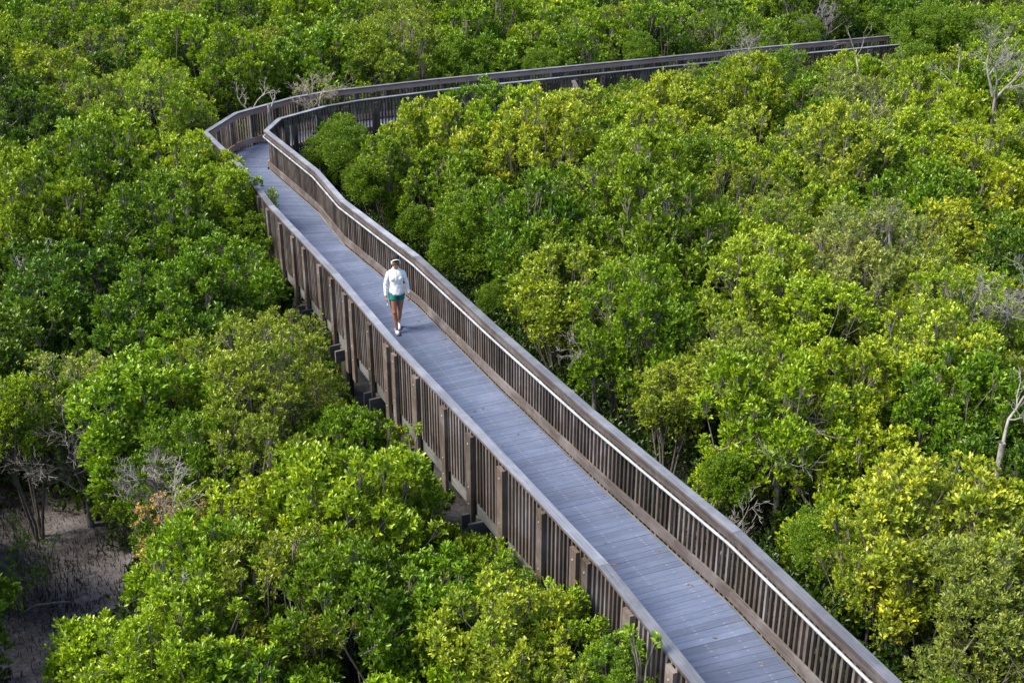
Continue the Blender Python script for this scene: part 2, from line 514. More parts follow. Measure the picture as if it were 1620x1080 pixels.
for k, (dist_, ri, rail, c, d, t, si) in enumerate(BAL):
    rails[ri] = rail
    args = dict(c=c, ax=d, w=.038, d=.038, z0=-.12 + rnd.uniform(-.012, .012), z1=1.0315, t=t)
    if k < 50 * 2 and dist_ < 900:
        mb = MB(); mb.upright(**args); link('baluster', mb.mesh('baluster', M_BROWN), rail)
    else:
        rest[ri].upright(**args)
for ri in (0, 1):
    o = link('balusters', rest[ri].mesh('balusters', M_BROWN), rails[ri]); o['kind'] = 'stuff'

# stair down to the mangroves off the far stretch, with one sloping rail
sd = Vector((.43, -.90)); sx = Vector((.90, .43))
s0 = Vector((1.98, 39.72)); 
stair = MB()
for k in range(8):
    a = s0 + sd * (.12 + .27 * k); z = -.17 * (k + 1)
    P = [a - sx * 0, a + sx * 1.1, a + sx * 1.1 + sd * .27, a + sd * .27]
    stair.prism([(p.x, p.y, z - .04) for p in P], [(p.x, p.y, z) for p in P], rnd.random())
wpart(stair, 'stair_tread', M_TOP)
for e in (0.0,):
    sl = MB()
    a = s0 + sx * e + sd * .1; b_ = a + sd * 2.2
    h = sx * .03
    for (z0_, z1_, hh, wd, mt) in ((1.0, -.42, .04, .07, 0), (.78, -.62, .14, .02, 1), (-.30, -1.72, .25, .02, 1)):
        w_ = sx * wd
        P0 = [a - w_, a + w_, b_ + w_, b_ - w_]
        zz = (z0_, z0_, z1_, z1_)
        sl.prism([(p.x, p.y, z - hh) for p, z in zip(P0, zz)], [(p.x, p.y, z) for p, z in zip(P0, zz)], .5, mtop=0, mside=mt)
    for f in (.04, .5, .97):
        p = a.lerp(b_, f); z1_ = 1.0 + f * (-1.42)
        sl.upright((p.x, p.y), sd, .09, .09, z1_ - 1.6, z1_ - .045, .5, 1, 1)
    wpart(sl, 'stair_railing', [M_TOE, M_POST])

# ------------------------------------------------------------------ foliage meshes
def leaf_mesh(name, P, D, S, Nn, L, W, rn, tone, fold=.18):
    """P base, D direction, S side, Nn leaf normal (N,3); L, W (N,)"""
    N = len(P)
    v = np.empty((N, 6, 3), 'f')
    L = L[:, None]; W = W[:, None]
    up = Nn * W * fold
    v[:, 0] = P
    v[:, 1] = P + D * L * .38 + S * W * .46 + up
    v[:, 2] = P + D * L * .78 + S * W * .38 + up
    v[:, 3] = P + D * L - Nn * L * .04
    v[:, 4] = P + D * L * .78 - S * W * .38 + up
    v[:, 5] = P + D * L * .38 - S * W * .46 + up
    base = (np.arange(N) * 6)[:, None]
    f = np.concatenate([base + np.array([0, 3, 2, 1]), base + np.array([0, 5, 4, 3])], 1).reshape(-1)
    me = bpy.data.meshes.new(name)
    me.vertices.add(N * 6); me.vertices.foreach_set('co', v.reshape(-1))
    me.loops.add(len(f)); me.loops.foreach_set('vertex_index', f.astype('i'))
    nf = N * 2
    me.polygons.add(nf); me.polygons.foreach_set('loop_start', np.arange(nf, dtype='i') * 4)
    try: me.polygons.foreach_set('loop_total', np.full(nf, 4, 'i'))
    except Exception: pass
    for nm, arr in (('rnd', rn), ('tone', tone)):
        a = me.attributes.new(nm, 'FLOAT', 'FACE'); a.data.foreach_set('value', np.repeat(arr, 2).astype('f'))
    me.materials.append(M_LEAF)
    me.update(calc_edges=True)
    return me

def unit(v): return v / np.maximum(np.linalg.norm(v, axis=-1, keepdims=True), 1e-6)

def make_crown(name, seed, rx, rz, nl, lobe_r, dens, leaf, leafw, per, upw, spread, branch_n=5, droop=0.0, skirt=-.75):
    g = np.random.default_rng(seed)
    # lobes over the dome
    cs = []; tries = 0
    while len(cs) < nl and tries < 4000:
        tries += 1
        u = unit(g.normal(size=3)); 
        if u[2] < skirt: continue
        k = g.uniform(.45, .98) * (1 + .18 * math.sin(3 * math.atan2(u[1], u[0]) + seed))
        c = np.array([u[0] * rx * k, u[1] * rx * k, u[2] * rz * k])
        if any(np.linalg.norm(c - q[0]) < lobe_r * .78 for q in cs): continue
        cs.append((c, lobe_r * g.uniform(.7, 1.35), g.uniform(0, 1)))
    for _ in range(int(nl * .9)):                      # small leafy shoots that break the outline
        u = unit(g.normal(size=3) + np.array([0, 0, .7]))
        if u[2] < -.1: continue
        k = g.uniform(.98, 1.18)
        cs.append((np.array([u[0] * rx * k, u[1] * rx * k, u[2] * rz * k]), lobe_r * g.uniform(.4, .75), g.uniform(.3, 1)))
    Ps, Ds, Ss, Ns, Ls, Ws, Rn, Tn = [], [], [], [], [], [], [], []
    tips = []
    for c, r, tn in cs:
        n = int(dens * r * r * 2 * math.pi)
        o = unit(g.normal(size=(n, 3)) + np.array([0, 0, .75]) + unit(c) * .35)
        rr = r * g.uniform(.55, 1.0, n)[:, None] ** .6 * (1 + .25 * g.normal(size=(n, 1)) * .6)
        p = c + o * rr * np.array([.95, .95, 1.25])
        tips.append((c, p[:min(7, n)]))
        axis = unit(o * .75 + np.array([0, 0, upw]) + g.normal(size=(n, 3)) * .25)
        for k in range(per):
            # leaves of a rosette open around its axis, at staggered height on the twig
            rv = unit(np.cross(axis, g.normal(size=(n, 3))))
            open_ = g.uniform(spread * .35, spread, n)[:, None]
            d = unit(axis * np.cos(open_) + rv * np.sin(open_) + np.array([0, 0, -droop]))
            s = unit(np.cross(d, axis + g.normal(size=(n, 3)) * .35))
            nn = unit(np.cross(s, d))
            nn *= np.sign((nn * axis).sum(1, keepdims=True) + 1e-6)
            back = g.uniform(-.9, .15, n)[:, None] * leaf
            Ps.append(p + axis * back + rv * .008); Ds.append(d); Ss.append(s); Ns.append(nn)
            Ls.append(leaf * g.uniform(.65, 1.25, n)); Ws.append(leaf * leafw * g.uniform(.75, 1.2, n))
            Rn.append(np.clip(g.normal(.45, .24, n), 0, .9) + (g.random(n) < .025) * .2)
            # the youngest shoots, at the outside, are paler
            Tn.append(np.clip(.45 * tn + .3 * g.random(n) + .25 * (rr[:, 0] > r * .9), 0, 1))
    cat = np.concatenate
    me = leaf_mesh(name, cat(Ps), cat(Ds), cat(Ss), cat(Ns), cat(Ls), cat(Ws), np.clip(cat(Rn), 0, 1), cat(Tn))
    # trunk and limbs
    tb = MB()
    stems = []
    for k in range(branch_n):
        a = 2 * math.pi * k / branch_n + g.uniform(-.4, .4)
        base = np.array([math.cos(a) * .10, math.sin(a) * .10, -3.2])
        top = np.array([math.cos(a) * rx * g.uniform(.25, .5), math.sin(a) * rx * g.uniform(.25, .5), rz * g.uniform(-.1, .35)])
        mid = base * .45 + top * .55 + np.array([g.uniform(-.15, .15), g.uniform(-.15, .15), -.15])
        pts = [base, base * .75 + mid * .25 + g.normal(size=3) * .04, mid, mid * .5 + top * .5 + g.normal(size=3) * .06, top]
        tb.tube(pts, [.05, .04, .03, .019, .008], 6, closed_ends=False)
        stems.append(pts)
    for c, pp in tips:
        # limb from the nearest stem to the lobe, then twigs
        s = min(stems, key=lambda q: np.linalg.norm(q[4] - c)); j = g.integers(2, 5); a = s[j]
        m = a * .5 + c * .5 + g.normal(size=3) * .08 - np.array([0, 0, .08])
        tb.tube([a, m, c], [.014, .011, .006], 5, closed_ends=False)
        for q in pp:
            tb.tube([c * .8 + m * .2, c * .4 + q * .6 + g.normal(size=3) * .03, q], [.006, .004, .003], 3, closed_ends=False)
    for _ in range(16):                                # bare twigs showing between the lobes
        u = unit(g.normal(size=3) + np.array([0, 0, .5])); a = u * np.array([rx, rx, rz]) * .45; e = u * np.array([rx, rx, rz]) * g.uniform(.85, 1.1) + g.normal(size=3) * .15
        m = (a + e) / 2 + g.normal(size=3) * .07
        tb.tube([a, m, e], [.009, .006, .003], 3, closed_ends=False)
        for _k in range(3):
            q = m * .4 + e * .6 + g.normal(size=3) * .13; tb.tube([m, q], [.005, .002], 3, closed_ends=False)
    tme = tb.mesh(name + '_trunk', M_BARK, True)
    return me, tme

KINDS = {}
# lush broad leaves
KINDS['A'] = [make_crown('lush_crown', 10 + i, 1.0, .95 + .1 * (i % 3), 40, .26, 190, .061, .46, 8, .85, 1.0) for i in range(5)]
# finer olive leaves, airier
KINDS['B'] = [make_crown('fine_crown', 40 + i, 1.0, 1.0, 42, .25, 185, .05, .36, 9, .65, 1.05, 6) for i in range(4)]
# sparse, half bare
KINDS['S'] = [make_crown('sparse_crown', 70 + i, .85, 1.0, 15, .24, 75, .055, .42, 6, .4, 1.3, 6) for i in range(2)]

TINT = {  # linear base colours of the leaves
    'deep': (.075, .155, .010), 'green': (.128, .235, .010), 'bright': (.182, .305, .012), 'lime': (.240, .355, .016),
    'yellow': (.285, .37, .028), 'olive': (.205, .285, .025), 'sage': (.235, .30, .06), 'orange': (.48, .33, .09)}
TW = {'deep': 'deep green', 'green': 'mid green', 'bright': 'bright green', 'lime': 'lime green', 'yellow': 'yellow-tinged', 'olive': 'olive green', 'sage': 'pale sage-green', 'orange': 'withering tan-leaved'}

# ------------------------------------------------------------------ layout
# where the photograph shows the walk or bare mud unobstructed
FORB = [
    [(320, 205), (322, 226), (345, 243), (378, 266), (398, 268), (404, 262), (424, 268), (430, 310), (433, 338), (440, 372), (450, 430), (470, 470), (498, 515),
     (530, 560), (560, 640), (600, 668), (655, 668), (680, 700), (705, 745), (707, 800), (745, 835), (800, 860), (850, 910), (905, 935), (950, 965), (1010, 990), (1035, 1020), (1055, 1085),
     (1620, 1085), (1427, 1078), (1062, 743), (840, 563), (645, 390), (545, 315), (430, 215), (445, 195), (460, 190), (520, 178), (570, 175), (612, 186), (662, 186), (672, 145),
     (690, 133), (795, 117), (845, 114), (850, 130), (890, 150), (930, 150), (1000, 140), (1060, 118), (1110, 102), (1180, 92), (1290, 77), (1300, 72), (1430, 62), (1450, 52), (1100, 82), (690, 122), (430, 160), (361, 178)],
    [(-20, 765), (50, 772), (120, 785), (150, 860), (225, 885), (235, 925), (200, 940), (90, 955), (75, 1000), (75, 1100), (-20, 1100), (-20, 985), (40, 950), (60, 900), (20, 880), (-20, 880)],
]
def inpoly(pts, poly):
    x = pts[:, 0]; y = pts[:, 1]; ins = np.zeros(len(pts), bool)
    n = len(poly); j = n - 1
    for i in range(n):
        xi, yi = poly[i]; xj, yj = poly[j]
        c = ((yi > y) != (yj > y)) & (x < (xj - xi) * (y - yi) / (yj - yi + 1e-9) + xi)
        ins ^= c; j = i
    return ins
sp = unit(RG.normal(size=(90, 3)))
BANK = [LL.vert(i, .95).lerp(LL.vert(i, .95), 0) for i in range(len(LEFT))]
def walk_dist(x, y):
    p = Vector((x, y)); best = 9e9
    for i in range(len(BANK) - 1):
        a, b_ = BANK[i], BANK[i + 1]; ab = b_ - a
        t = max(0, min(1, (p - a).dot(ab) / ab.length_squared)); best = min(best, (p - a - ab * t).length)
    return best
def side(x, y):
    """which side of the walk: 'outer' = camera / far side, 'inner' = inside of the curve"""
    poly = [(v.x, v.y) for v in BANK] + [(60, 50), (60, 0)]
    return 'inner' if inpoly(np.array([[x, y]]), poly)[0] else 'outer'
def clear(x, y, zc, r, h, behind):
    if behind: return True
    pts = np.array([x, y, zc]) + sp * np.array([r * 1.2, r * 1.2, h * 1.2])
    q = proj(pts); q0 = proj(np.array([x, y, zc]) + sp * np.array([r, r, h]))
    return not (inpoly(q0, FORB[0]).sum() > 1 or inpoly(q, FORB[1]).sum() > 1)
def is_behind(x, y):
    """true when the walk lies between the tree and the camera, so the tree cannot hide it"""
    c = proj((x, y, -.2))
    # walk along the ray to the camera and see if it crosses the walk once only (tree just beyond a railing)
    s0_ = side(x, y)
    if s0_ == 'inner': return False
    # outer side, beyond the far stretch
    return y > 33.5 + max(0, (x + 8.5)) * .45 and x > -9 or (x <= -9 and y > 34)

TREES = []   # x, y, zc, scale, kind, variant, tint, flags
def try_tree(x, y, r, kind, tint, top, force=False, minr=.55):
    d = walk_dist(x, y)
    beh = is_behind(x, y)
    kk = 1.12 if beh or (y > 30.5 and x < -7) else .52
    if d < .95 + r * kk:
        r = (d - .95) / kk
        if r < minr: return None
    zs = [top - .25 * k for k in range(0, 14)]
    for sh in (1.0, .85, .7, .55):
        rr = r * sh
        if rr < minr * .85: break
        for t in zs:
            zc = t - rr * 1.0
            if zc < GZ + .55 * rr: break
            if force or clear(x, y, zc, rr, rr, beh): return (x, y, zc, rr)
    return None
def add(x, y, zc, r, kind, tint, var=None, note=None):
    TREES.append(dict(x=x, y=y, z=zc, r=r, kind=kind, tint=tint, var=var if var is not None else rnd.randrange(len(KINDS[kind])), rz=rnd.uniform(0, 6.28), note=note))

HAND = [ # pixel of the crown's centre in the photograph, height of that centre, radius, kind, tint
    (1478, 880, .0, 1.30, 'A', 'yellow'), (1560, 980, -.3, 1.2, 'B', 'sage'), (1400, 940, -.5, 1.0, 'B', 'olive'), (1300, 900, -.7, .95, 'A', 'green'),
    (1200, 870, -.8, .85, 'A', 'green'), (1230, 690, -.1, 1.3, 'A', 'bright'), (1330, 650, .0, 1.0, 'A', 'lime'), (1470, 610, .1, 1.15, 'A', 'yellow'), (1500, 700, -.3, 1.2, 'A', 'green'),
    (1560, 820, -.6, 1.1, 'A', 'deep'), (1500, 545, .1, 1.25, 'B', 'lime'), (1300, 545, .1, 1.1, 'A', 'lime'), (1200, 500, .15, 1.25, 'A', 'yellow'), (900, 485, .1, 1.2, 'A', 'yellow'),
    (1000, 560, -.1, 1.35, 'A', 'bright'), (1150, 600, -.2, 1.1, 'B', 'olive'), (1000, 360, .3, 1.6, 'A', 'bright'), (1060, 440, .1, 1.6, 'A', 'green'), (1380, 430, .3, 1.45, 'B', 'sage'),
    (1180, 360, .2, 1.3, 'B', 'olive'), (1110, 310, .2, 1.3, 'A', 'green'), (860, 265, .4, 1.5, 'A', 'yellow'), (690, 240, .3, 1.45, 'A', 'yellow'), (560, 215, .0, 1.2, 'B', 'olive'),
    (1320, 290, .4, 1.5, 'A', 'yellow'), (1450, 260, .3, 1.4, 'A', 'lime'), (1560, 300, .2, 1.4, 'A', 'lime'), (740, 400, -.1, 1.2, 'A', 'bright'), (620, 290, .0, 1.2, 'A', 'bright'),
    (810, 150, .6, 1.2, 'B', 'lime'), (1180, 185, .4, 1.4, 'A', 'lime'), (1000, 185, .2, 1.3, 'B', 'olive'),
    # camera side of the walk
    (610, 735, -.9, 1.1, 'A', 'lime'), (530, 640, -.6, 1.2, 'A', 'bright'), (410, 640, .0, 1.4, 'B', 'olive'), (430, 510, .2, 1.2, 'B', 'sage'), (250, 690, -.2, 1.35, 'A', 'bright'),
    (560, 880, -.4, 1.35, 'A', 'lime'), (680, 900, -.9, 1.1, 'A', 'bright'), (800, 1070, -.2, .95, 'A', 'yellow'), (700, 1030, -.6, 1.1, 'A', 'green'), (870, 1010, -.9, .8, 'A', 'bright'), 
    (180, 1010, -.3, 1.15, 'A', 'lime'), (330, 960, -.3, 1.1, 'A', 'bright'), (450, 990, -.4, 1.2, 'B', 'olive'), (280, 1080, -.2, 1.0, 'A', 'lime'), (560, 1040, -.5, 1.1, 'A', 'green'),
    (400, 390, .4, 1.2, 'A', 'bright'), (300, 300, .5, 1.5, 'A', 'lime'), (150, 330, .3, 1.5, 'A', 'green'), (240, 430, .0, 1.5, 'A', 'green'), (60, 400, .2, 1.5, 'A', 'bright'),
    (120, 520, -.2, 1.5, 'A', 'deep'), (260, 560, -.3, 1.4, 'A', 'green'), (350, 480, .1, 1.3, 'A', 'green'), (40, 610, -.6, 1.4, 'A', 'deep'), (400, 800, -.6, 1.2, 'B', 'olive'), (300, 800, -.6, 1.1, 'A', 'green'),
    (215, 800, -1.1, .95, 'A', 'green'),
    (745, 172, .35, 1.0, 'B', 'lime'), (1150, 142, .8, 1.1, 'A', 'lime'), (1245, 128, .8, 1.0, 'B', 'olive'), (690, 185, .5, 1.0, 'A', 'bright'),
    (280, 60, .8, 1.6, 'B', 'olive'), (640, 60, 1.1, 1.6, 'B', 'lime'), (250, 200, .6, 1.6, 'B', 'lime'),
]
for px, py, z, r, kd, tn in HAND:
    p = at(px, py, z)
    res = try_tree(p.x, p.y, r, kd, tn, z + r)
    if res: add(*res, kd, tn)

for px, py, z, r, kd, tn in ((366, 343, .38, 1.02, 'A', 'bright'), (398, 400, -.15, .85, 'A', 'lime'), (318, 292, .35, .85, 'A', 'bright'), (418, 455, -.75, .7, 'A', 'green'), (1468, 58, 1.0, 1.1, 'A', 'bright'), (1535, 72, .8, 1.3, 'A', 'green'), (1425, 92, .15, .9, 'B', 'olive'), (980, 1078, .33, .5, 'A', 'green'), (900, 1032, .05, .62, 'A', 'bright'), (800, 968, -.35, .62, 'A', 'green')):
    p = at(px, py, z); add(p.x, p.y, z, r, kd, tn)
for x_, y_, z_, r_, tn_ in ((15.6, 46.6, .95, 1.15, 'bright'), (16.6, 48.2, .9, 1.2, 'green'), (14.9, 44.6, .25, 1.0, 'olive')): add(x_, y_, z_, r_, 'B' if tn_ == 'olive' else 'A', tn_)
def spacing(d): return 1.26 + .0215 * d
def tintpick(x, y, sd_):
    q = proj((x, y, 0.3)); px, py = q
    if px < 470 and 330 < py < 640: w = dict(deep=3, green=5, bright=2.5, olive=1)
    elif py < 130: w = dict(green=4, bright=4, olive=2, deep=1.2, lime=2.5, yellow=.4)
    elif sd_ == 'inner' and py < 420: w = dict(green=2.6, bright=4, lime=3.5, yellow=1, olive=1.6, sage=.5)
    else: w = dict(deep=1.5, green=4, bright=4, lime=2, olive=1.6, sage=.4, yellow=.4)
    return rnd.choices(list(w), list(w.values()))[0]
def inframe(x, y, z=.3, mx=70, my=60):
    q = proj((x, y, z)); return -mx < q[0] < 1620 + mx and -my < q[1] < 1080 + my
cand = 0
while cand < 5000:
    cand += 1
    y = rnd.uniform(9, 40); x = rnd.uniform(-11, 7)
    d = walk_dist(x, y)
    if not (1.25 < d < 2.3) or not inframe(x, y): continue
    s = 1.0 + .012 * y; r = s * rnd.uniform(.6, .85)
    if any((t['x'] - x) ** 2 + (t['y'] - y) ** 2 < (.6 * t['r'] + .45 * r) ** 2 for t in TREES): continue
    sd_ = side(x, y); tn = tintpick(x, y, sd_); kd = 'B' if tn in ('olive', 'sage') else 'A'
    res = try_tree(x, y, r, kd, tn, rnd.uniform(-.2, .7) if sd_ == 'inner' else rnd.uniform(-.3, .5), minr=.45)
    if res: add(*res, kd, tn)
cand = 0
while cand < 2500:
    cand += 1
    y = rnd.uniform(10, 34); x = rnd.uniform(-8, 8)
    d = walk_dist(x, y)
    if side(x, y) != 'inner' or not (1.3 < d < 3.2) or not inframe(x, y): continue
    r = rnd.uniform(.62, .85)
    if any((t['x'] - x) ** 2 + (t['y'] - y) ** 2 < (.42 * t['r'] + .42 * r) ** 2 for t in TREES): continue
    tn = rnd.choice(('green', 'green', 'bright', 'deep', 'olive'))
    res = try_tree(x, y, r, 'A', tn, rnd.uniform(-.7, .1), minr=.45)
    if res: add(*res, 'A', tn)
cand = 0
while cand < 15000:
    cand += 1
    y = 9.5 + 58.5 * math.sqrt(rnd.random()); x = rnd.uniform(-1, 1) * (3 + .46 * y)
    if not inframe(x, y): continue
    sd_ = side(x, y)
    s = spacing(math.hypot(x, y))
    ok = True
    for t in TREES:
        if (t['x'] - x) ** 2 + (t['y'] - y) ** 2 < (max(.62 * t['r'] + .62 * s * .62, s * .8)) ** 2: ok = False; break
    if not ok: continue
    tn = tintpick(x, y, sd_)
    kd = 'B' if tn in ('olive', 'sage') or rnd.random() < .15 else 'A'
    r = s * rnd.choice((rnd.uniform(.66, .8), rnd.uniform(.75, 1.0)))
    beh = is_behind(x, y)
    top = rnd.uniform(.7, 1.5) if sd_ == 'inner' else (rnd.uniform(1.4, 2.6) if beh else rnd.uniform(.6, 1.6))
    if y < 22: top -= .7
    res = try_tree(x, y, r, kd, tn, top)
    if res: add(*res, kd, tn)
TREES.sort(key=lambda t: -t['r'] / math.hypot(t['x'], t['y'], t['z'] - CAM_H))
TREES, EXTRA = TREES[:298], TREES[298:]


# sprig reaching over the near railing
sprigs = [(1020, 992, 1.33, 'A', 'bright'), (880, 918, .58, 'A', 'bright'), (652, 672, .48, 'A', 'lime')]

# ------------------------------------------------------------------ labels for the trees
def mark(px, py):
    """what the crown stands by, named from the walk"""
    return None
def nearest_mark(t):
    x, y = t['x'], t['y']; px, py = proj((x, y, t['z'])); sd_ = side(x, y); beh = is_behind(x, y)
    if sd_ == 'inner':
        if py > 760: return 'inside the curve beside the lower walk'
        if py > 560: return 'inside the curve below the walker' if px < 1250 else 'low at the right edge of the photo'
        if py > 400: return 'inside the curve level with the walker' if px < 1150 else 'at mid height near the right edge'
        if py > 250: return 'inside the curve above the walker' if px < 1000 else 'in the thicket under the far walk'
        return 'just in front of the far railing' if px < 1000 else 'under the far end of the walk'
    if beh or py < 120:
        if px < 450: return 'beyond the bend towards the top-left'
        if px < 900: return 'behind the far railing near its middle'
        return 'behind the far railing near its end'
    if py > 860: return 'at the bottom edge left of the walk'
    if py > 680: return 'below the walker between mud and walk' 
    if py > 480: return 'left of the walker and the posts'
    if py > 300: return 'left of the walk above the walker'
    return 'left of the bend in the walk'
ORD = ['first', 'second', 'third', 'fourth', 'fifth', 'sixth', 'seventh', 'eighth', 'ninth', 'tenth', 'eleventh', 'twelfth', 'thirteenth', 'fourteenth', 'fifteenth', 'sixteenth', 'seventeenth', 'eighteenth', 'nineteenth', 'twentieth']
def size_word(t):
    a = t['r'] / (.78 * spacing(math.hypot(t['x'], t['y'])))
    return 'small' if a < .82 else ('broad' if a > 1.12 else 'rounded')
def label_trees(objs):
    groups = {}
    for t, o in objs:
        key = (TW[t['tint']], size_word(t), nearest_mark(t)); groups.setdefault(key, []).append((t, o))
    for (tw, sw, mk), lst in groups.items():
        lst.sort(key=lambda q: proj((q[0]['x'], q[0]['y'], q[0]['z']))[0])
        if len(lst) == 1: lab = [f'{sw} {tw} mangrove {mk}']
        elif len(lst) == 2: lab = [f'{sw} {tw} mangrove {mk}, {e} one' for e in ('leftmost', 'rightmost')]
        elif len(lst) == 3: lab = [f'{sw} {tw} mangrove {mk}, {e} one' for e in ('leftmost', 'middle', 'rightmost')]
        else: lab = [f'{sw} {tw} mangrove {mk}, {ORD[i]} from left' for i in range(len(lst))]
        for (t, o), l in zip(lst, lab): o['label'] = l

# ------------------------------------------------------------------ place the trees
placed = []
for t in TREES:
    cm, tm = KINDS[t['kind']][t['var']]
    o = empty('mangrove_tree', (t['x'], t['y'], GZ), t['rz'])
    o['category'] = 'tree'; o['group'] = 'mangrove trees around the boardwalk'
    s = t['r'] / 1.08
    c = link('crown', cm, o); c.location = (0, 0, t['z'] - GZ); sz = s * rnd.uniform(.9, 1.12)
    c.scale = (s, s, sz)
    k = rnd.uniform(.9, 1.12); col = TINT[t['tint']]
    c.color = (col[0] * k * rnd.uniform(.93, 1.09), col[1] * k, col[2] * k * rnd.uniform(.8, 1.2), 1)
    tr = link('trunk', tm, o); tr.location = c.location; tr.scale = c.scale
    placed.append((t, o))
label_trees(placed)

# ------------------------------------------------------------------ dead trees
def branch_mesh(name, seed, H, spread, fine=1.0, mat=None, lean=(0, 0), stems=3, r0=.045):
    g = random.Random(seed); mb = MB()
    def grow(p, d, L, r, lev):
        n = 4; pts = [p]; rad = [r]; q = Vector(p); dd = Vector(d)
        for k in range(n):
            dd = (dd + Vector((g.gauss(0, .2), g.gauss(0, .2), g.gauss(.05, .14)))).normalized()
            q = q + dd * L / n; pts.append(tuple(q)); rad.append(max(.0035, r * (1 - .55 * (k + 1) / n)))
        mb.tube(pts, rad, 6 if lev < 2 else (4 if lev < 3 else 3), g.random(), closed_ends=False)
        if lev >= 4: return
        m = {0: 4, 1: 4, 2: 4, 3: 3}[lev]
        m = int(m * fine + .5)
        for k in range(m):
            i = g.randint(1, n); ang = g.uniform(.35, 1.0)
            side_ = Vector((g.gauss(0, 1), g.gauss(0, 1), g.gauss(0, .6))); side_ = (side_ - dd * side_.dot(dd)).normalized()
            nd = (dd * math.cos(ang) + side_ * math.sin(ang)).normalized()
            grow(pts[i], nd, L * g.uniform(.42, .72), max(.004, rad[i] * .62), lev + 1)
    for s in range(stems):
        a = 2 * math.pi * s / stems + g.random()
        grow((math.cos(a) * .08, math.sin(a) * .08, -.05), Vector((math.cos(a) * spread + lean[0], math.sin(a) * spread + lean[1], 1)).normalized(), H * g.uniform(.75, 1), r0 * g.uniform(.8, 1.1), 0)
    return mb.mesh(name, mat or M_DEAD, True)
DEADS = [ # pixel of the base (at stated z), base z, height, spread, fine, lean, stems, label
    (1575, 150, .7, 2.1, .55, .9, (0, 0), 3, 'large bleached dead tree with forked bare limbs below the far end of the walk'),
    (1510, 130, .7, 1.6, .7, .6, (-.6, 0), 2, 'bare crooked grey limbs leaning left of the large dead tree'),
    (1580, 545, -.3, 1.8, .5, 1.2, (0, 0), 3, 'bushy leafless grey tree with dense fine twigs at the right edge'),
    (1585, 705, .25, 1.5, .25, .7, (-.1, 0), 1, 'slender bleached bare tree rising from green crowns low at the right edge'),
    (140, 785, -1.75, 1.75, .7, 1.2, (-.3, 0), 3, 'tangled grey leafless shrub beside the bare mud'),
    (130, 755, -1.5, 1.9, .8, .7, (-1.2, 0), 2, 'long bare branches stretching over the upper edge of the mud'),
    (396, 172, .4, 1.0, .35, .7, (0, 0), 2, 'bare forked white tree behind the railing at the bend'),
    (425, 168, .5, .75, .3, .6, (.2, 0), 1, 'thin bare sapling just behind the bend railing, beside the forked white tree'),
    (500, 178, .0, 1.3, .25, 1.1, (0, 0), 3, 'pale twiggy half-dead tree between the two railings past the bend'),
    (1300, 72, .2, 1.7, .15, 1.1, (-.1, 0), 3, 'tall grey twiggy dead tree behind the far railing towards its end'),
    (1345, 165, -.3, 2.9, .15, .6, (0, 0), 1, 'slim pale bare stem reaching up to the far walk'),
    (1405, 390, .4, 1.3, .6, .8, (-.2, 0), 2, 'small arched grey dead branches in the mid right thicket'),
    (1380, 240, .6, 1.5, .5, .5, (0, 0), 2, 'short pale dead twigs poking out of the yellow thicket'),
    (310, 890, -1.2, 1.5, .5, 1.1, (0, 0), 3, 'grey bare twigs under the tan-leaved sapling'),
    (265, 800, -.9, 1.0, .6, 1.2, (0, 0), 3, 'spray of bleached twigs above the tan-leaved sapling'),
    (390, 850, -1.2, 1.2, .7, .7, (.2, 0), 2, 'bare crooked twigs in the dark gap right of the tan sapling'),
    (300, 1030, -1.0, 1.4, .4, .7, (0, 0), 2, 'pale forked dead branch between the bright crowns at the bottom'),
    (1000, 500, -1.0, 1.5, .7, .8, (.3, 0), 3, 'grey bare limbs in the dark hollow beside the yellow mangrove'),
    (1130, 900, -1.4, 1.6, .6, .9, (0, 0), 2, 'bare grey branch in the shade beside the inner railing'),
    (940, 590, -.9, 1.1, .6, .9, (0, 0), 2, 'tangle of fine grey twigs hugging the inner railing'),
    (1180, 120, .1, 1.7, .4, .9, (0, 0), 2, 'pale dead twigs in front of the far railing'),
    (60, 470, -.4, 1.6, .5, .6, (.1, 0), 2, 'bare grey branches in the deep green crowns at the left edge'),
    (1230, 760, -1.1, 1.5, .6, .8, (.1, 0), 2, 'dead grey fork in the shaded gap below the bright mangroves'),
    (120, 130, .2, 1.5, .5, 1., (0, 0), 2, 'faint grey twigs among the crowns in the upper left'),
]
for k, (px, py, z, H, spr, fine, lean, stems, lab) in enumerate(DEADS):
    z = z + .55 if z > -1.5 else z
    p = at(px, py, z)
    o = empty('dead_tree', (p.x, p.y, z if z < -1.5 else GZ))
    tag(o, lab, 'dead tree', 'leafless dead trees')
    me = branch_mesh('dead_branches', 100 + k, H * .66, spr, fine, M_DEADT if k in (6, 8, 10) else M_DEAD, lean, stems, .05 if H > 2 else .03)
    b_ = link('branches', me, o); b_.location = (0, 0, z - o.location.z)
    if o.location.z < z - .2:
        mb = MB(); mb.tube([(0, 0, -.1), (.04, .03, (z - GZ) * .5), (0, 0, z - GZ + .05)], [.07, .055, .045], 7, closed_ends=False)
        link('trunk', mb.mesh('trunk', M_DEAD, True), o)

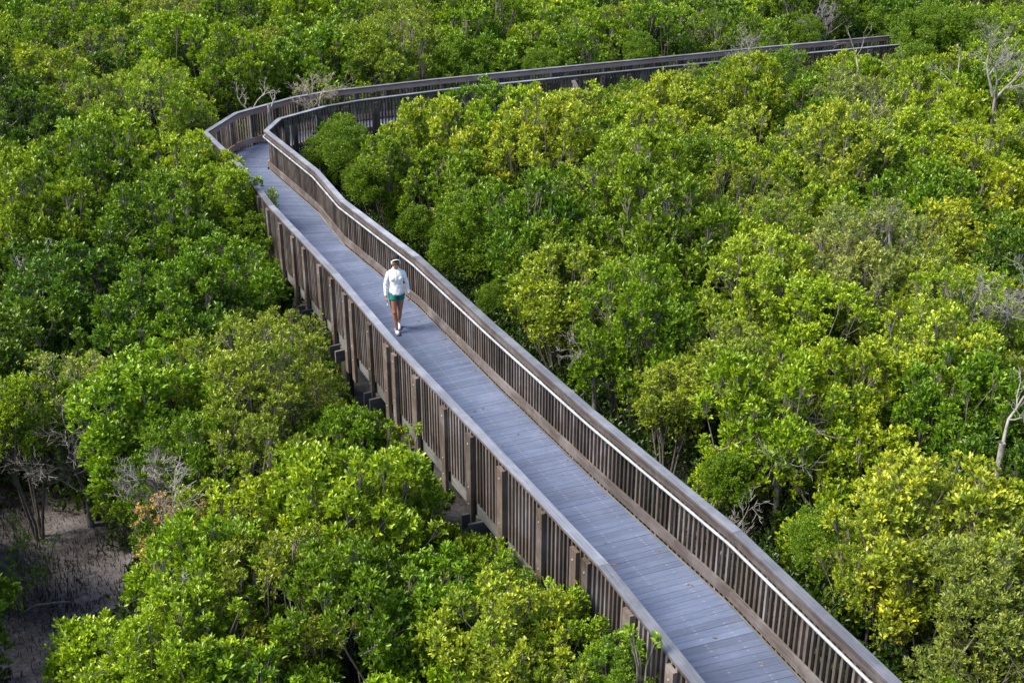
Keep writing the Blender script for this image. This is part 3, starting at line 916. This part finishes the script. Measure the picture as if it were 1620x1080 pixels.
# sparse saplings with coloured leaves
SPARSE = [(275, 862, -.55, .66, 'orange', 'small sapling with withering tan and yellow leaves near the mud'),
          (120, 640, -.2, .85, 'sage', 'thin-leaved greyish tree beside the bare branches above the mud'),
          (150, 620, .0, .6, 'yellow', 'sparse yellowing sapling top above the bare branches'),
          (500, 160, .7, .75, 'yellow', 'sparse yellowish crown spilling over the railing past the bend'),
          (1330, 130, .9, .7, 'olive', 'sparse olive crown on pale stems under the far walk'),
          (1420, 120, .6, .8, 'yellow', 'sparse brownish-yellow crown under the far end of the walk'),
          (1085, 145, .3, .8, 'olive', 'thin olive shrub in front of the far railing beside the stair'),
          (20, 900, -1.7, .8, 'green', 'low thin-leaved shrub at the left edge of the bare mud')]
for px, py, z, r, tn, lab in SPARSE:
    p = at(px, py, z); o = empty('sparse_sapling', (p.x, p.y, GZ), rnd.uniform(0, 6))
    tag(o, lab, 'sapling')
    cm, tm = KINDS['S'][rnd.randrange(2)]
    c = link('crown', cm, o); c.location = (0, 0, z - GZ); c.scale = (r, r, r); c.color = (*TINT[tn], 1)
    tr = link('trunk', tm, o); tr.location = c.location; tr.scale = c.scale

# leafy sprigs against the near railing
for k, (px, py, z, kd, tn) in enumerate(sprigs):
    p = at(px, py, z); o = empty('leafy_shoot', (p.x, p.y, GZ), k)
    tag(o, ['leafy mangrove shoot poking above the cap of the near railing at the bottom', 'upright leafy shoot in front of the posts near the bottom', 'yellowish leafy shoot touching the railing posts below the walker'][k], 'shoot')
    g = np.random.default_rng(900 + k); n = 26
    tb = MB(); ends = []
    H = z - GZ
    for j in range(5):
        e = np.array([g.uniform(-.2, .2), g.uniform(-.15, .15), H + g.uniform(-.28, .16)]); ends.append(e)
        m_ = np.array([e[0] * .3, e[1] * .3, H - .5])
        tb.tube([(0, 0, 0), m_, e], [.02, .012, .005], 5, closed_ends=False)
    link('trunk', tb.mesh('shoot_stems', M_BARK, True), o)
    Ps, Ds, Ss, Ns, Ls, Ws = [], [], [], [], [], []
    for e in ends:
        for q in range(16):
            ax = unit(g.normal(size=3) * .35 + np.array([0, 0, 1.0])); rv = unit(np.cross(ax, g.normal(size=3))); a = g.uniform(.35, 1.2)
            d = unit(ax * math.cos(a) + rv * math.sin(a)); s_ = unit(np.cross(d, ax)); nn = np.cross(s_, d); nn *= np.sign(nn @ ax + 1e-6)
            Ps.append(e - ax * g.uniform(0, .16) + rv * .004); Ds.append(d); Ss.append(s_); Ns.append(nn); Ls.append(g.uniform(.07, .105)); Ws.append(g.uniform(.035, .045))
    N = len(Ps)
    me = leaf_mesh('shoot_leaves', *map(np.array, (Ps, Ds, Ss, Ns)), np.array(Ls), np.array(Ws), np.clip(g.normal(.5, .2, N), 0, .95), g.random(N))
    c = link('crown', me, o); c.color = (*TINT[tn], 1)

# fallen branches on the mud
for k, (x0, y0, x1, y1, lab) in enumerate(((38, 968, 118, 952, 'pale fallen branch with an upright stub lying on the dark mud'), (0, 860, 60, 905, 'dark thin branch arching over the mud at the left edge'))):
    a = at(x0, y0, GZ + .1); c = at(x1, y1, GZ + .12)
    mb = MB(); m_ = (a + c) / 2 + Vector((0, 0, .07))
    mb.tube([a, a.lerp(m_, .5) + Vector((0, .03, .03)), m_, m_.lerp(c, .5) + Vector((.02, 0, .02)), c], [.018, .022, .025, .018, .008], 7)
    mb.tube([m_, m_ + Vector((-.02, .03, .16)), m_ + Vector((-.04, .02, .36))], [.013, .011, .006], 5)
    tag(mb.build('fallen_branch', M_DEAD if k == 0 else M_BARK, smooth=True), lab, 'branch')

# pneumatophores: pencil roots standing in the mud, too many to count
def pencil_roots():
    g = np.random.default_rng(3); V = []; Fc = []
    n = 0
    pts = []
    for _ in range(8000):
        px, py = g.uniform(-60, 420), g.uniform(740, 1120)
        p = at(px, py, GZ)
        pts.append((p.x, p.y))
    pts = np.array(pts)
    keep = np.sin(pts[:, 0] * 2.1 + 1) * np.cos(pts[:, 1] * 1.7) + g.normal(0, .5, len(pts)) > -.35
    pts = pts[keep]
    for x, y in pts:
        h = g.uniform(.04, .15); r = g.uniform(.006, .011); dx, dy = g.normal(0, .02, 2); b0 = len(V)
        gz = GZ + .06 * math.sin(x * 1.3) * math.cos(y * .9) + .03 * math.sin(x * 3.1 + y * 2.3) - .02
        for k in range(4):
            a = math.pi / 2 * k; V.append((x + math.cos(a) * r, y + math.sin(a) * r, gz))
        for k in range(4):
            a = math.pi / 2 * k; V.append((x + dx + math.cos(a) * r * .5, y + dy + math.sin(a) * r * .5, gz + h))
        for k in range(4):
            j = (k + 1) % 4; Fc.append((b0 + k, b0 + j, b0 + 4 + j, b0 + 4 + k))
        Fc.append((b0 + 4, b0 + 5, b0 + 6, b0 + 7))
    me = bpy.data.meshes.new('pencil_roots'); me.from_pydata(V, [], Fc); me.materials.append(M_PNEU); me.update()
    return me
tag(link('pencil_roots', pencil_roots()), 'countless dark breathing roots standing up out of the grey mud', 'roots', kind='stuff')

# ------------------------------------------------------------------ undergrowth and thicket beyond the frame: one stuff object (geometry nodes)
def scatter(name, label, pts, scales, src_meshes, tint):
    o = None
    me = bpy.data.meshes.new(name + '_points'); me.from_pydata([tuple(p) for p in pts], [], [])
    a = me.attributes.new('sc', 'FLOAT', 'POINT'); a.data.foreach_set('value', np.array(scales, 'f'))
    o = link(name, me); tag(o, label, 'undergrowth', kind='stuff')
    coll = bpy.data.collections.new(name + '_sources')
    for i, m_ in enumerate(src_meshes):
        so = bpy.data.objects.new(name + '_source', m_); coll.objects.link(so)
    ng = bpy.data.node_groups.new(name, 'GeometryNodeTree')
    ng.interface.new_socket('Geometry', in_out='INPUT', socket_type='NodeSocketGeometry')
    ng.interface.new_socket('Geometry', in_out='OUTPUT', socket_type='NodeSocketGeometry')
    gi = ng.nodes.new('NodeGroupInput'); go = ng.nodes.new('NodeGroupOutput')
    iop = ng.nodes.new('GeometryNodeInstanceOnPoints'); ci = ng.nodes.new('GeometryNodeCollectionInfo')
    ci.inputs['Collection'].default_value = coll; ci.inputs['Separate Children'].default_value = True; ci.inputs['Reset Children'].default_value = True
    iop.inputs['Pick Instance'].default_value = True
    na = ng.nodes.new('GeometryNodeInputNamedAttribute'); na.data_type = 'FLOAT'; na.inputs['Name'].default_value = 'sc'
    rv = ng.nodes.new('FunctionNodeRandomValue'); rv.data_type = 'FLOAT_VECTOR'; rv.inputs['Max'].default_value = (0, 0, 6.28)
    ng.links.new(gi.outputs[0], iop.inputs['Points']); ng.links.new(ci.outputs[0], iop.inputs['Instance'])
    ng.links.new(na.outputs['Attribute'], iop.inputs['Scale']); ng.links.new(rv.outputs[0], iop.inputs['Rotation'])
    ng.links.new(iop.outputs[0], go.inputs[0]); o.color = (*tint, 1)
    md = o.modifiers.new('scatter', 'NODES'); md.node_group = ng
    return o
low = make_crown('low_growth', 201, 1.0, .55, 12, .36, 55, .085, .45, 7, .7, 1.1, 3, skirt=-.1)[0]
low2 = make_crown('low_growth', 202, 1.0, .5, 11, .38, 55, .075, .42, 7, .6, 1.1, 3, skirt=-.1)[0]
pts = []; scs = []
g = random.Random(8)
y = 7.0
while y < 72:
    x = -(4 + .5 * y)
    while x < 4 + .5 * y:
        px, py = x + g.uniform(-.4, .4), y + g.uniform(-.4, .4)
        if walk_dist(px, py) > 1.25:
            q = proj(np.array([[px, py, GZ + .3], [px + .5, py, GZ + .3], [px - .5, py - .3, GZ + .3], [px, py - .5, GZ + .4]]))
            if not inpoly(q, FORB[1]).any() and g.random() < .9:
                tall = walk_dist(px, py) > 2.0 and q[:, 0].min() > 240
                pts.append((px, py, GZ + (g.uniform(.2, 1.1) if tall else g.uniform(-.1, .5)))); scs.append(g.uniform(.8, 1.25) if tall else g.uniform(.6, 1.0))
        x += 1.25
    y += 1.25
scatter('undergrowth', 'low mangrove growth tinted shade-dark, filling the gaps under the crowns', pts, scs, [low, low2], (.035, .075, .008))  # leaf tint darkened so the gaps between crowns read as deep shade
# crowns beyond the frame's edges, so that the forest goes on
pts = []; scs = []
y = 3.0
while y < 90:
    x = -(9 + .62 * y)
    while x < 9 + .62 * y:
        px, py = x + g.uniform(-.6, .6), y + g.uniform(-.6, .6)
        if not inframe(px, py, .3, 110, 80) and walk_dist(px, py) > 2.4 and not (py < 12 and abs(px) < 2.2) and math.hypot(px, py) > 6:
            qq = proj((px, py, .3))
            if not (-60 < qq[0] < 1680 and qq[1] > 1000 and clear(px, py, -.5, 1.2, 1.2, False) is False):
                pts.append((px, py, g.uniform(-.6, .2))); scs.append(g.uniform(1.0, 1.5))
        x += 2.3
    y += 2.3
scatter('forest_beyond', 'unbroken mangrove canopy continuing past the edges of the view', pts, scs, [KINDS['A'][0][0], KINDS['B'][0][0], KINDS['A'][1][0]], TINT['green'])
if EXTRA: scatter('farther_thicket', 'smallest mangrove crowns packed together between the larger ones far off', [(t['x'], t['y'], t['z']) for t in EXTRA], [t['r'] / 1.08 for t in EXTRA], [KINDS['A'][2][0], KINDS['B'][1][0]], TINT['green'])

# fallen leaves on the deck: too many and too small to count
g = np.random.default_rng(77); Ps = []
for _ in range(260):
    i = int(g.integers(0, len(LEFT) - 1)); f = g.random(); e = g.beta(.55, .55) * .8 + .1
    p = inplan(i, f, e); Ps.append((p.x, p.y, .004))
Ps = np.array(Ps); N = len(Ps); aa = g.uniform(0, 6.28, N)
D_ = np.stack([np.cos(aa), np.sin(aa), np.zeros(N)], 1); S_ = np.stack([-np.sin(aa), np.cos(aa), np.zeros(N)], 1); N_ = np.tile([0, 0, 1.0], (N, 1))
lo_ = link('fallen_leaves', leaf_mesh('fallen_leaves', Ps, D_, S_, N_, g.uniform(.04, .07, N), g.uniform(.02, .03, N), g.uniform(.2, .9, N), g.random(N)))
lo_.color = (.22, .13, .04, 1); tag(lo_, 'dry fallen leaves lying along the edges of the grey deck', 'leaf litter', kind='stuff')

# ------------------------------------------------------------------ person
def remeshed(mb, voxel, smooth_it, mat, name):
    me = mb.mesh(name + '_raw', mat)
    o = bpy.data.objects.new('tmp', me); COL.objects.link(o)
    md = o.modifiers.new('r', 'REMESH'); md.mode = 'VOXEL'; md.voxel_size = voxel; md.adaptivity = 0
    if smooth_it:
        ms = o.modifiers.new('s', 'SMOOTH'); ms.factor = .5; ms.iterations = smooth_it
    dg = bpy.context.evaluated_depsgraph_get(); ev = o.evaluated_get(dg)
    out = bpy.data.meshes.new_from_object(ev)
    bpy.data.objects.remove(o)
    out.materials.clear(); out.materials.append(mat)
    out.polygons.foreach_set('use_smooth', np.ones(len(out.polygons), bool))
    out.name = name
    return out
def eloft(mb, rings, seg=16):
    """rings: (centre, rx, ry, [tilt vector]) horizontal-ish ellipses; built as one closed skin"""
    idx = []
    for c, rx, ry in rings:
        n = len(mb.v); idx.append(n)
        for k in range(seg):
            a = 2 * math.pi * k / seg; mb.v.append((c[0] + rx * math.cos(a), c[1] + ry * math.sin(a), c[2]))
    for a, b_ in zip(idx, idx[1:]):
        for k in range(seg):
            j = (k + 1) % seg; mb.face((a + k, a + j, b_ + j, b_ + k), ((0, 0),) * 4)
    mb.face(tuple(idx[0] + k for k in reversed(range(seg))), ((0, 0),) * seg); mb.face(tuple(idx[-1] + k for k in range(seg)), ((0, 0),) * seg)
def ball(mb, c, r, seg=12, rot=None):
    """ellipsoid with radii r=(x,y,z)"""
    n0_ = len(mb.v); rows = 8
    for i in range(1, rows):
        th = math.pi * i / rows
        for k in range(seg):
            a = 2 * math.pi * k / seg
            v = Vector((r[0] * math.sin(th) * math.cos(a), r[1] * math.sin(th) * math.sin(a), -r[2] * math.cos(th)))
            if rot is not None: v = rot @ v
            mb.v.append(tuple(Vector(c) + v))
    for s_ in (-1, 1):
        v = Vector((0, 0, s_ * r[2]));
        if rot is not None: v = rot @ v
        mb.v.append(tuple(Vector(c) + v))
    bt, tp = len(mb.v) - 2, len(mb.v) - 1
    for i in range(rows - 2):
        for k in range(seg):
            j = (k + 1) % seg; a = n0_ + i * seg; b_ = a + seg
            mb.face((a + k, a + j, b_ + j, b_ + k), ((0, 0),) * 4)
    for k in range(seg):
        j = (k + 1) % seg
        mb.face((bt, n0_ + j, n0_ + k), ((0, 0),) * 3)
        a = n0_ + (rows - 2) * seg; mb.face((tp, a + k, a + j), ((0, 0),) * 3)

PX = at(630, 524, 0)
person = empty('person', (PX.x, PX.y, .001), R(12)); person.scale = (.87, .90, .95)
tag(person, 'person walking in white zip jacket, teal shorts, white trainers and white headphones', 'person')
# local frame: -Y towards the camera, +X towards the photo's right; feet on z = 0
skin = MB()
HIP = .87
def limb(mb, pts, rad, seg=14): mb.tube(pts, rad, seg)
# front leg (photo left) and rear leg
FA = [(-.085, .0, .88), (-.088, -.05, .68), (-.08, -.10, .49), (-.07, -.09, .44), (-.058, -.075, .30), (-.04, -.10, .10), (-.04, -.10, .05)]
RA_ = [(.085, .0, .88), (.078, .03, .68), (.062, .045, .48), (.058, .065, .43), (.05, .13, .28), (.04, .205, .12), (.04, .21, .075)]
for pts_ in (FA, RA_):
    limb(skin, pts_, [.092, .083, .058, .055, .053, .034, .036])
    k = Vector(pts_[2]); ball(skin, k + Vector((0, -.018, -.01)), (.045, .045, .055))
    cf = Vector(pts_[4]).lerp(Vector(pts_[3]), .5); ball(skin, cf + Vector((0, .018, -.01)), (.05, .05, .09))
eloft(skin, [((0, 0, .80), .15, .10), ((0, 0, .88), .165, .115), ((0, 0, .98), .14, .10), ((0, 0, 1.08), .125, .09), ((0, 0, 1.20), .125, .085), ((0, 0, 1.28), .09, .06), ((0, .005, 1.34), .055, .05)])
# neck + head bent down, looking at the deck ahead
limb(skin, [(0, .01, 1.33), (0, -.005, 1.41), (0, -.03, 1.47)], [.055, .05, .05])
HR = Matrix.Rotation(R(20), 3, 'X')          # tilts the face down towards -Y
HC = Vector((.004, -.05, 1.53))
ball(skin, HC, (.074, .094, .105), 16, HR)
def hp(x, y, z): return HC + HR @ Vector((x, y, z))
ball(skin, hp(0, -.035, -.065), (.05, .048, .045), 12, HR)            # jaw and chin
ball(skin, hp(0, -.097, -.02), (.014, .018, .026), 8, HR)             # nose
ball(skin, hp(0, -.088, -.055), (.026, .012, .012), 8, HR)            # lips
ball(skin, hp(0, -.083, .018), (.055, .014, .012), 8, HR)             # brow
for s_ in (-1, 1):
    ball(skin, hp(s_ * .035, -.078, -.02), (.02, .016, .018), 8, HR)  # cheek
    ball(skin, hp(s_ * .076, .0, -.005), (.012, .018, .03), 8, HR)    # ear
# arms (under sleeves) and hands
AL = [(-.12, .0, 1.24), (-.20, .005, 1.12), (-.232, .0, 1.03), (-.238, -.03, .90), (-.238, -.055, .80)]
AR = [(.12, .0, 1.24), (.20, .01, 1.12), (.232, .02, 1.03), (.255, .0, .90), (.272, -.03, .81)]
hands = []
for A, sg in ((AL, -1), (AR, 1)):
    limb(skin, A, [.05, .043, .037, .032, .025])
    w = Vector(A[-1]); d = (Vector(A[-1]) - Vector(A[-2])).normalized()
    rot = Matrix.Rotation(0, 3, 'X')
    pc = w + d * .045
    ball(skin, pc, (.020, .036, .05), 10)
    # five fingers: four curling forward, thumb from the side of the palm
    for j, (oy, L) in enumerate(((-.028, .068), (-.010, .076), (.009, .070), (.027, .055))):
        b0 = pc + Vector((0, oy, -.035)); 
        k1 = b0 + Vector((-sg * .004, -.002, -L * .45)); k2 = k1 + Vector((-sg * .022, -.004, -L * .32)); k3 = k2 + Vector((-sg * .018, -.002, -L * .08))
        skin.tube([b0, k1, k2, k3], [.0095, .009, .008, .007], 8)
    t0 = pc + Vector((0, -.03, .012)); skin.tube([t0, t0 + Vector((-sg * .012, -.026, -.022)), t0 + Vector((-sg * .022, -.03, -.05))], [.011, .010, .008], 8)
    hands.append(pc)
body = remeshed(skin, .0062, 3, M_SKIN, 'body')
link('body', body, person)
# jacket: torso, collar, sleeves
jk = MB()
eloft(jk, [((0, 0, .835), .172, .125), ((0, 0, .87), .174, .128), ((0, 0, .96), .158, .118), ((0, 0, 1.06), .146, .11), ((0, -.006, 1.17), .163, .125), ((0, -.006, 1.25), .170, .122), ((0, .0, 1.31), .158, .10), ((0, .012, 1.345), .112, .074), ((0, .02, 1.375), .074, .056), ((0, .024, 1.392), .066, .050)], 24)
for s_ in (-1, 1): ball(jk, (s_ * .07, -.085, 1.19), (.068, .05, .062), 14)
limb(jk, [(-.10, 0, 1.305), (-.158, 0, 1.27), (-.205, .005, 1.14), (-.238, 0, 1.03), (-.243, -.03, .90), (-.241, -.05, .82)], [.05, .058, .052, .045, .040, .036])
limb(jk, [(.10, 0, 1.305), (.158, 0, 1.27), (.205, .01, 1.14), (.238, .02, 1.03), (.260, .0, .90), (.275, -.025, .825)], [.05, .058, .052, .045, .040, .036])
jm = remeshed(jk, .0075, 3, M_WHITE, 'jacket')
# soft folds
g2 = np.random.default_rng(4)
n_ = len(jm.vertices); cv = np.empty(n_ * 3, 'f'); jm.vertices.foreach_get('co', cv); cv = cv.reshape(-1, 3)
nv = np.empty(n_ * 3, 'f'); jm.vertices.foreach_get('normal', nv); nv = nv.reshape(-1, 3)
fold = .0014 * np.sin(cv[:, 2] * 70 + cv[:, 0] * 38 + 3 * np.sin(cv[:, 1] * 20)) + .0012 * np.sin(cv[:, 0] * 60 - cv[:, 2] * 30)
cv += nv * fold[:, None]; jm.vertices.foreach_set('co', cv.reshape(-1)); jm.update()
jo = link('jacket', jm, person)
zp = MB(); zp.tube([(0, -.130, 1.19), (0, -.128, 1.25), (0, -.108, 1.31), (0, -.07, 1.352)], .006, 6)
link('zip', zp.mesh('zip', M_LINE), jo)
# shorts
sh = MB()
eloft(sh, [((0, 0, .80), .168, .118), ((0, 0, .86), .176, .124), ((0, 0, .95), .150, .112)], 20)
limb(sh, [(-.085, .0, .86), (-.088, -.045, .715)], [.100, .100]); limb(sh, [(.085, .0, .86), (.080, .026, .715)], [.100, .096])
so = link('shorts', remeshed(sh, .0075, 2, M_TEAL, 'shorts'), person)
# shoes
for (x, y, z, pitch_, yaw) in ((-.04, -.145, .0, R(-10), R(4)), (.04, .185, .035, R(24), R(-6))):
    s_ = MB(); RM = Matrix.Rotation(yaw, 3, 'Z') @ Matrix.Rotation(pitch_, 3, 'X')
    def q(a, b_, c): return Vector((x, y, z)) + RM @ Vector((a, b_, c))
    ball(s_, q(0, -.06, .045), (.045, .09, .036), 14, RM); ball(s_, q(0, .055, .052), (.037, .06, .048), 14, RM)
    ball(s_, q(0, 0, .045), (.041, .10, .034), 14, RM)
    s_.tube([q(0, .05, .06), q(0, .055, .115)], [.042, .042], 12)
    o_ = link('shoe', remeshed(s_, .006, 2, M_SHOE, 'shoe'), person)
    so_ = MB(); ball(so_, q(0, -.055, .016), (.047, .096, .018), 14, RM); ball(so_, q(0, .05, .018), (.040, .07, .018), 14, RM)
    link('sole', remeshed(so_, .006, 1, M_SOLE, 'sole'), o_)
# hair, sunglasses pushed up, headphones
hb = MB(); ball(hb, hp(0, .022, .045), (.080, .092, .10), 18, HR); ball(hb, hp(0, .10, .05), (.05, .05, .05), 12, HR); ball(hb, hp(0, -.04, .055), (.062, .052, .035), 12, HR)
link('hair', remeshed(hb, .006, 1, M_HAIR, 'hair'), person)
sg_ = MB()
for s_ in (-1, 1): ball(sg_, hp(s_ * .034, -.092, .016), (.03, .012, .02), 10, HR)
sg_.tube([hp(-.078, .0, .02), hp(-.066, -.07, .02), hp(0, -.104, .02), hp(.066, -.07, .02), hp(.078, .0, .02)], .006, 6)
link('sunglasses', sg_.mesh('sunglasses', M_DARKG, True), person)
hd = MB()
hd.tube([hp(.088 * math.cos(a), -.02 - .055 * math.sin(a), .02 + .088 * math.sin(a)) for a in np.linspace(-.1, math.pi + .1, 18)], .0095, 10)
for s_ in (-1, 1): hd.tube([hp(s_ * .068, -.02, -.005), hp(s_ * .100, -.02, -.005)], [.034, .036], 14)
link('headphones', hd.mesh('headphones', M_WHITE, True), person)
# phone held in the hand on the photo's left
pm = MB()
pc = hands[0] + Vector((.028, -.02, -.06))
RMp = Matrix.Rotation(R(14), 3, 'Y') @ Matrix.Rotation(R(-12), 3, 'X')
cs_ = [Vector((sx_ * .004, sy_ * .034, sz_ * .07)) for sz_ in (-1, 1) for sx_, sy_ in ((-1, -1), (1, -1), (1, 1), (-1, 1))]
cs_ = [tuple(RMp @ c) for c in cs_]
pm.prism(cs_[:4], cs_[4:], .5)
wp = Matrix.Translation(person.location) @ Matrix.Rotation(R(12), 4, 'Z') @ Vector((pc.x * .87, pc.y * .90, pc.z * .95))
ph = pm.build('phone', M_PHONE)
ph.location = wp; ph.rotation_euler = (0, 0, R(12))
bv = ph.modifiers.new('b', 'BEVEL'); bv.width = .002; bv.segments = 2
tag(ph, 'pale blue phone held in the walking person\'s lowered hand', 'phone')

# ------------------------------------------------------------------ light
w = bpy.data.worlds.new('World'); sc.world = w; w.use_nodes = True
nt = w.node_tree
sky = nt.nodes.new('ShaderNodeTexSky'); sky.sky_type = 'NISHITA'; sky.sun_disc = False
to_sun = Vector((-.62, -.22, .82)).normalized()
el = math.asin(to_sun.z); az = math.atan2(to_sun.x, to_sun.y)
sky.sun_elevation = el; sky.sun_rotation = az
nt.links.new(sky.outputs[0], nt.nodes['Background'].inputs[0]); nt.nodes['Background'].inputs[1].default_value = .112
sd_l = bpy.data.lights.new('sun', 'SUN'); sd_l.energy = 4.5; sd_l.angle = R(26); sd_l.color = (1.0, .90, .70)
so = bpy.data.objects.new('sun', sd_l); COL.objects.link(so)
so.rotation_euler = to_sun.to_track_quat('Z', 'Y').to_euler()
sc.view_settings.view_transform = 'Standard'; sc.view_settings.look = 'None'
sc.view_settings.exposure = .98; sc.view_settings.gamma = 1; sc.view_settings.use_curve_mapping = False
sc.cycles.max_bounces = 6; sc.cycles.diffuse_bounces = 3; sc.cycles.transmission_bounces = 4; sc.cycles.glossy_bounces = 2
